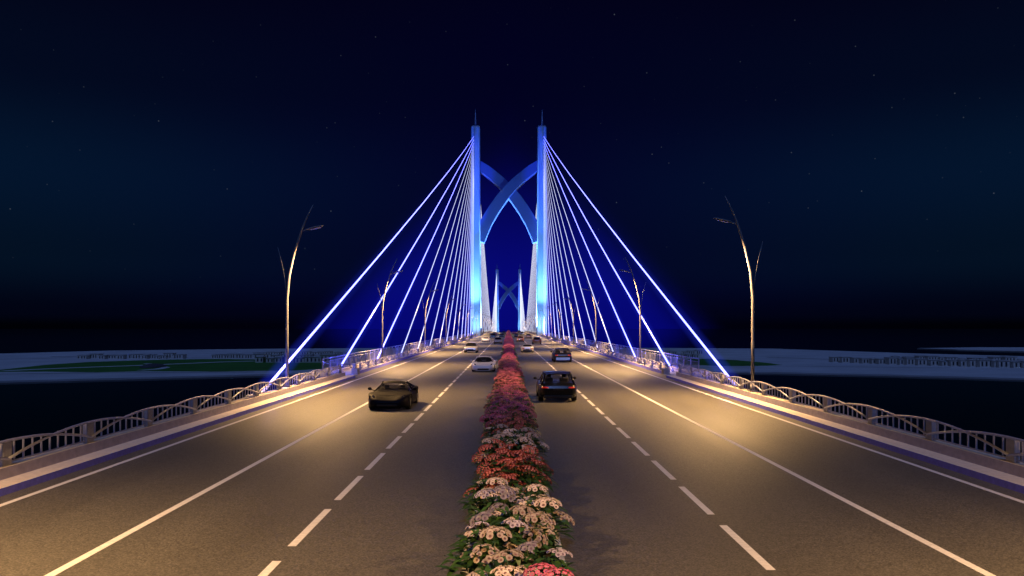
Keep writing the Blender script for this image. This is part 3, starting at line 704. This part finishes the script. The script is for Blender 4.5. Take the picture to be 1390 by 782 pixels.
        m_.build('taillight', 'taillamp', root)
    b = MB()
    if sport:
        b.box(-hw * .50, hw * .50, yf - .18, yf + .014, .17, .33, bev=.05); b.build('grille', 'black_trim', root)
        b = MB(); b.box(-hw * .60, hw * .60, yf - .34, yf + .03, .105, .135, bev=.01)
        for s_ in (-1, 1): b.tube([(s_ * hw * .60, yf - .02, .13), (s_ * hw * .52, yf + .0, .26)], .02, 6)
        b.build('front_splitter', p.get('split', paint), root)
    else:
        b.box(-hw * .42, hw * .42, yf - .1, yf + .015, zf - .20, zf - .05, bev=.03); b.build('grille', 'black_trim', root)
        b = MB(); b.box(-hw * .72, hw * .72, yf - .12, yf + .02, .26, .42, bev=.03); b.build('air_intake', 'black_trim', root)
        b = MB(); 
        for s_ in (-1, 1): b.tube([(s_ * wrf * .88, y1 + .15, zr - .02), (s_ * wrf * .9, lerp(y1, y2, .5), zr + .045), (s_ * wrf * .88, y2 - .15, zr - .02)], .018, 6)
        p.get('near') or b.build('roof_rack', 'chrome', root)
        b = MB(); b.box(-wrf * .86, wrf * .86, y1 - .22, y1 + .03, zr - .115, zr - .075, bev=.01); b.build('roof_spoiler', paint, root)
    b = MB(); b.box(-hw * .74, hw * .74, -yf - .025, -yf + .12, .22, .22 + (.14 if not p.get('bump') else .30), bev=.03); b.build('rear_bumper', p.get('bump', 'black_trim'), root)
    b = MB(); b.box(-.26, .26, -yf - .03, -yf + .06, (.60 if not sport else .46), (.71 if not sport else .57), bev=.008); b.build('number_plate', 'black_trim' if p.get('near') else 'chrome', root)
    index_kids(root)
    return root
SUVTOP = [(-1, .76), (-.93, .90), (-.8, .95), (.40, .94), (.52, .92), (.80, .85), (.95, .74), (1, .60)]
SPTOP = [(-1, .60), (-.93, .80), (-.7, .87), (-.45, .84), (0, .79), (.36, .79), (.5, .77), (.68, .71), (.84, .61), (.95, .50), (1, .38)]
SEDTOP = [(-1, .72), (-.93, .90), (-.6, .93), (0, .90), (.42, .90), (.6, .86), (.85, .76), (.95, .68), (1, .54)]
SUV = dict(L=4.6, W=1.98, H=1.50, wb=2.75, rw=.36, top=SUVTOP, cab=(-.90, -.74, .12, .46), gc=.24, rfw=.70)
SPO = dict(L=4.5, W=1.96, H=1.22, wb=2.65, rw=.34, top=SPTOP, cab=(-.62, -.22, .04, .42), gc=.13, sport=1, flare=.05, rfw=.60)
SED = dict(L=4.6, W=1.86, H=1.42, wb=2.75, rw=.33, top=SEDTOP, cab=(-.72, -.36, .10, .46), gc=.17, rfw=.66)
cars = [
 (SPO, dict(name='sports_car', paint='paint_matt_black', roof='paint_matt_black', near=1, glass='glass_clear', hl='headlamp_dark'), -5.68, 35.1, 1, 'matt black low sports car with see-through windows in the left lanes', 'nearest'),
 (SPO, dict(name='sports_car', paint='paint_white', hl='headlamp_dark', W=2.0, H=1.26, near=1), -2.3, 65.0, 1, 'white sports car facing the camera beside the flower bed', ''),
 (SUV, dict(name='suv', paint='paint_silver', roof='paint_silver'), -5.65, 112, 1, 'silver SUV facing the camera, behind the white sports car', ''),
 (SPO, dict(name='sports_car', paint='paint_white'), -5.8, 191, 1, 'small pale low car beyond the silver SUV on the left', ''),
 (SED, dict(name='saloon_car', paint='paint_tan'), -2.5, 172, 1, 'tan low car facing the camera close to the left of the flowers', ''),
 (SUV, dict(name='suv', paint='paint_navy', H=1.62), -5.2, 246, 1, 'dark navy SUV far down the left lanes', ''),
 (SED, dict(name='saloon_car', paint='paint_magenta'), -6.0, 330, 1, 'magenta car farthest off in the left lanes', ''),
 (SED, dict(name='saloon_car', paint='paint_navy'), -2.4, 262, 1, 'tiny dark blue car hugging the far left side of the flowers', ''),
 (SED, dict(name='saloon_car', paint='paint_navy'), -2.5, 392, 1, 'very distant dark car on the left, near the flower bed tip', ''),
 (SUV, dict(name='suv', paint='paint_black', near=1, glass='glass_clear'), 2.35, 39.0, 0, 'large black SUV seen from behind right beside the flower bed', ''),
 (SUV, dict(name='suv', paint='paint_navy', bump='bumper_lit_blue', near=1, glass='glass_clear'), 5.65, 82.6, 0, 'dark SUV with a blue-lit silver rear bumper in the right middle lane', ''),
 (SPO, dict(name='sports_car', paint='paint_silver', roof='paint_silver', W=1.9), 2.65, 113.5, 0, 'silver white sports car seen from behind near the flowers', ''),
 (SUV, dict(name='suv', paint='paint_brown'), 6.1, 169, 0, 'brown SUV seen from behind in the right middle lane', ''),
 (SED, dict(name='saloon_car', paint='paint_brown'), 2.8, 190, 0, 'dark low car with orange-lit roof right of the far flowers', ''),  # orange lamp light on this dark car is put into brown paint
 (SED, dict(name='saloon_car', paint='paint_tan'), 6.2, 243, 0, 'small beige car beyond the brown SUV on the right', ''),
 (SED, dict(name='saloon_car', paint='paint_navy'), 2.6, 262, 0, 'tiny dark blue car near the far right side of the flowers', ''),
 (SUV, dict(name='suv', paint='paint_skyblue'), 6.0, 345, 0, 'bright blue far car in the right middle lane', ''),
 (SED, dict(name='saloon_car', paint='paint_magenta'), 2.6, 372, 0, 'distant magenta car right of the flower bed tip', ''),
 (SUV, dict(name='suv', paint='paint_navy'), 5.9, 430, 0, 'farthest dark car visible in the right lanes', ''),
]
for base, over, x, y, toward, label, _ in cars:
    p = dict(base); p.update(over); r = car(p); r.location = (x, y + p['L'] / 2, .004); r.rotation_euler = (0, 0, math.pi if toward else 0)
    tag(r, label, 'car', 'cars driving on the bridge')

# ------------------------------------------------------------------ the far half of the deck dips past the crest
import bmesh
for o in list(C.objects):
    if o.type == 'LIGHT' and o.name.startswith('street_lamp_light'): o.location.z += zd(o.location.y); continue
    if o.parent: continue
    if o.name.startswith(('street_lamp', 'flowering_bush')): o.location.z += zd(o.location.y); continue
    if not o.name.startswith(('bridge_deck', 'road', 'lane_marking', 'kerb', 'walkway', 'planter_box', 'soil', 'arched_barrier')): continue
    for q in [o] + list(o.children):
        if q.type != 'MESH': continue
        oy = o.location.y if q is not o else q.location.y
        if max(v.co.y for v in q.data.vertices) + oy < 480 or min(v.co.z for v in q.data.vertices) < -10: continue
        bm = bmesh.new(); bm.from_mesh(q.data)
        if len(bm.verts) < 2500:
            for yy in range(480, 1130, 26): bmesh.ops.bisect_plane(bm, geom=bm.verts[:] + bm.edges[:] + bm.faces[:], plane_co=(0, yy - oy, 0), plane_no=(0, 1, 0))
        for v in bm.verts: v.co.z += zd(v.co.y + oy)
        bm.to_mesh(q.data); bm.free()

# ------------------------------------------------------------------ night sky
w = bpy.data.worlds.new('World'); S.world = w; w.use_nodes = True; nt = w.node_tree; N = nt.nodes.new; Lk = nt.links.new
bg = nt.nodes['Background']; bg.inputs['Strength'].default_value = 1
def math_(op, a, b=None, c=None, clamp=False):
    n = N('ShaderNodeMath'); n.operation = op; n.use_clamp = clamp
    for i, v in enumerate((a, b, c)):
        if v is None: continue
        if isinstance(v, (int, float)): n.inputs[i].default_value = v
        else: Lk(v, n.inputs[i])
    return n.outputs[0]
def ramp(src, stops):
    n = N('ShaderNodeValToRGB'); n.color_ramp.interpolation = 'EASE'
    e = n.color_ramp.elements; e[0].position = stops[0][0]; e[0].color = (*stops[0][1], 1); e[1].position = stops[-1][0]; e[1].color = (*stops[-1][1], 1)
    for pz, c in stops[1:-1]: q = e.new(pz); q.color = (*c, 1)
    Lk(src, n.inputs[0]); return n.outputs[0]
def mixc(f, a, b, mode='MIX'):
    n = N('ShaderNodeMix'); n.data_type = 'RGBA'; n.blend_type = mode
    if isinstance(f, (int, float)): n.inputs[0].default_value = f
    else: Lk(f, n.inputs[0])
    for i, v in ((6, a), (7, b)):
        if isinstance(v, tuple): n.inputs[i].default_value = (*v, 1)
        else: Lk(v, n.inputs[i])
    return n.outputs[2]
tc = N('ShaderNodeTexCoord'); sp = N('ShaderNodeSeparateXYZ'); Lk(tc.outputs['Generated'], sp.inputs[0])
el = math_('MULTIPLY', math_('ARCSINE', sp.outputs[2]), 180 / math.pi)       # degrees above the horizon
az = math_('ABSOLUTE', math_('MULTIPLY', math_('ARCTAN2', sp.outputs[0], sp.outputs[1]), 180 / math.pi))
e01 = math_('DIVIDE', el, 30, clamp=True)
teal = ramp(e01, [(0, (.0002, .0003, .0012)), (.03, (.0005, .0012, .006)), (.15, (.0010, .0055, .016)), (.33, (.0011, .0074, .025)), (.55, (.0008, .0030, .013)), (.8, (.0010, .0011, .0075)), (1, (.0012, .0008, .006))])
navy = ramp(e01, [(0, (.0004, .0004, .006)), (.1, (.0008, .0008, .020)), (.35, (.0008, .0008, .020)), (.6, (.0006, .0007, .013)), (1, (.001, .0008, .0065))])
azf = math_('SMOOTH_MIN', math_('DIVIDE', az, 30), 1, .3)
base = mixc(azf, navy, teal)
# bloom of the lit cables, painted into the sky as a blue fan
wid = math_('MULTIPLY', math_('SUBTRACT', 1, math_('DIVIDE', math_('MAXIMUM', el, 0), 16)), 14.6)
edge = N('ShaderNodeMapRange'); edge.interpolation_type = 'SMOOTHERSTEP'; Lk(math_('SUBTRACT', wid, az), edge.inputs[0])
edge.inputs[1].default_value = -1.6; edge.inputs[2].default_value = 5; edge.inputs[3].default_value = 0; edge.inputs[4].default_value = 1
fall = N('ShaderNodeMapRange'); Lk(el, fall.inputs[0]); fall.interpolation_type = 'SMOOTHSTEP'; fall.inputs[1].default_value = 14.5; fall.inputs[2].default_value = 1.5; fall.inputs[3].default_value = .04; fall.inputs[4].default_value = 1
glow = math_('MULTIPLY', edge.outputs[0], fall.outputs[0])
n = N('ShaderNodeVectorMath'); n.operation = 'SCALE'; n.inputs[0].default_value = (.0012, .0016, .165); Lk(glow, n.inputs['Scale'])
col = mixc(1, base, n.outputs[0], 'ADD')
# stars
vo = N('ShaderNodeTexVoronoi'); vo.inputs['Scale'].default_value = 95; Lk(tc.outputs['Generated'], vo.inputs['Vector'])
st = N('ShaderNodeMapRange'); Lk(vo.outputs['Distance'], st.inputs[0]); st.inputs[1].default_value = .095; st.inputs[2].default_value = .03; st.inputs[3].default_value = 0; st.inputs[4].default_value = 1
sc_ = N('ShaderNodeSeparateColor'); Lk(vo.outputs['Color'], sc_.inputs[0])
br = math_('MULTIPLY', math_('POWER', sc_.outputs[0], 11), .09)
sup = N('ShaderNodeMapRange'); Lk(el, sup.inputs[0]); sup.inputs[1].default_value = 2; sup.inputs[2].default_value = 9
stv = math_('MULTIPLY', math_('MULTIPLY', st.outputs[0], br), sup.outputs[0])
n2 = N('ShaderNodeVectorMath'); n2.operation = 'SCALE'; n2.inputs[0].default_value = (.75, .85, 1); Lk(stv, n2.inputs['Scale'])
col = mixc(1, col, n2.outputs[0], 'ADD'); Lk(col, bg.inputs['Color'])

L = bpy.data.lights.new('moon', 'SUN'); L.energy = .75; L.angle = R(.6); L.color = (.22, .38, 1.0)
o = bpy.data.objects.new('moon', L); C.objects.link(o); o.rotation_euler = Vector((0, .5, -1)).to_track_quat('-Z', 'Y').to_euler()

# ------------------------------------------------------------------ camera and render settings
cd = bpy.data.cameras.new('camera'); cam = bpy.data.objects.new('camera', cd); C.objects.link(cam)
cam.location = (CAMX, 0, CAMZ); cam.rotation_euler = (R(90), 0, 0)
cd.sensor_width = 36; cd.lens = 36 * F / 1390; cd.shift_y = 52 / 1390; cd.shift_x = 5 / 1390; cd.clip_end = 20000; cd.clip_start = .1
S.camera = cam
S.view_settings.view_transform = 'Standard'; S.view_settings.look = 'None'; S.view_settings.exposure = 0; S.view_settings.gamma = 1
S.cycles.use_denoising = True; S.cycles.max_bounces = 5; S.cycles.transparent_max_bounces = 96; S.cycles.sample_clamp_indirect = 4
S.cycles.caustics_reflective = False; S.cycles.caustics_refractive = False
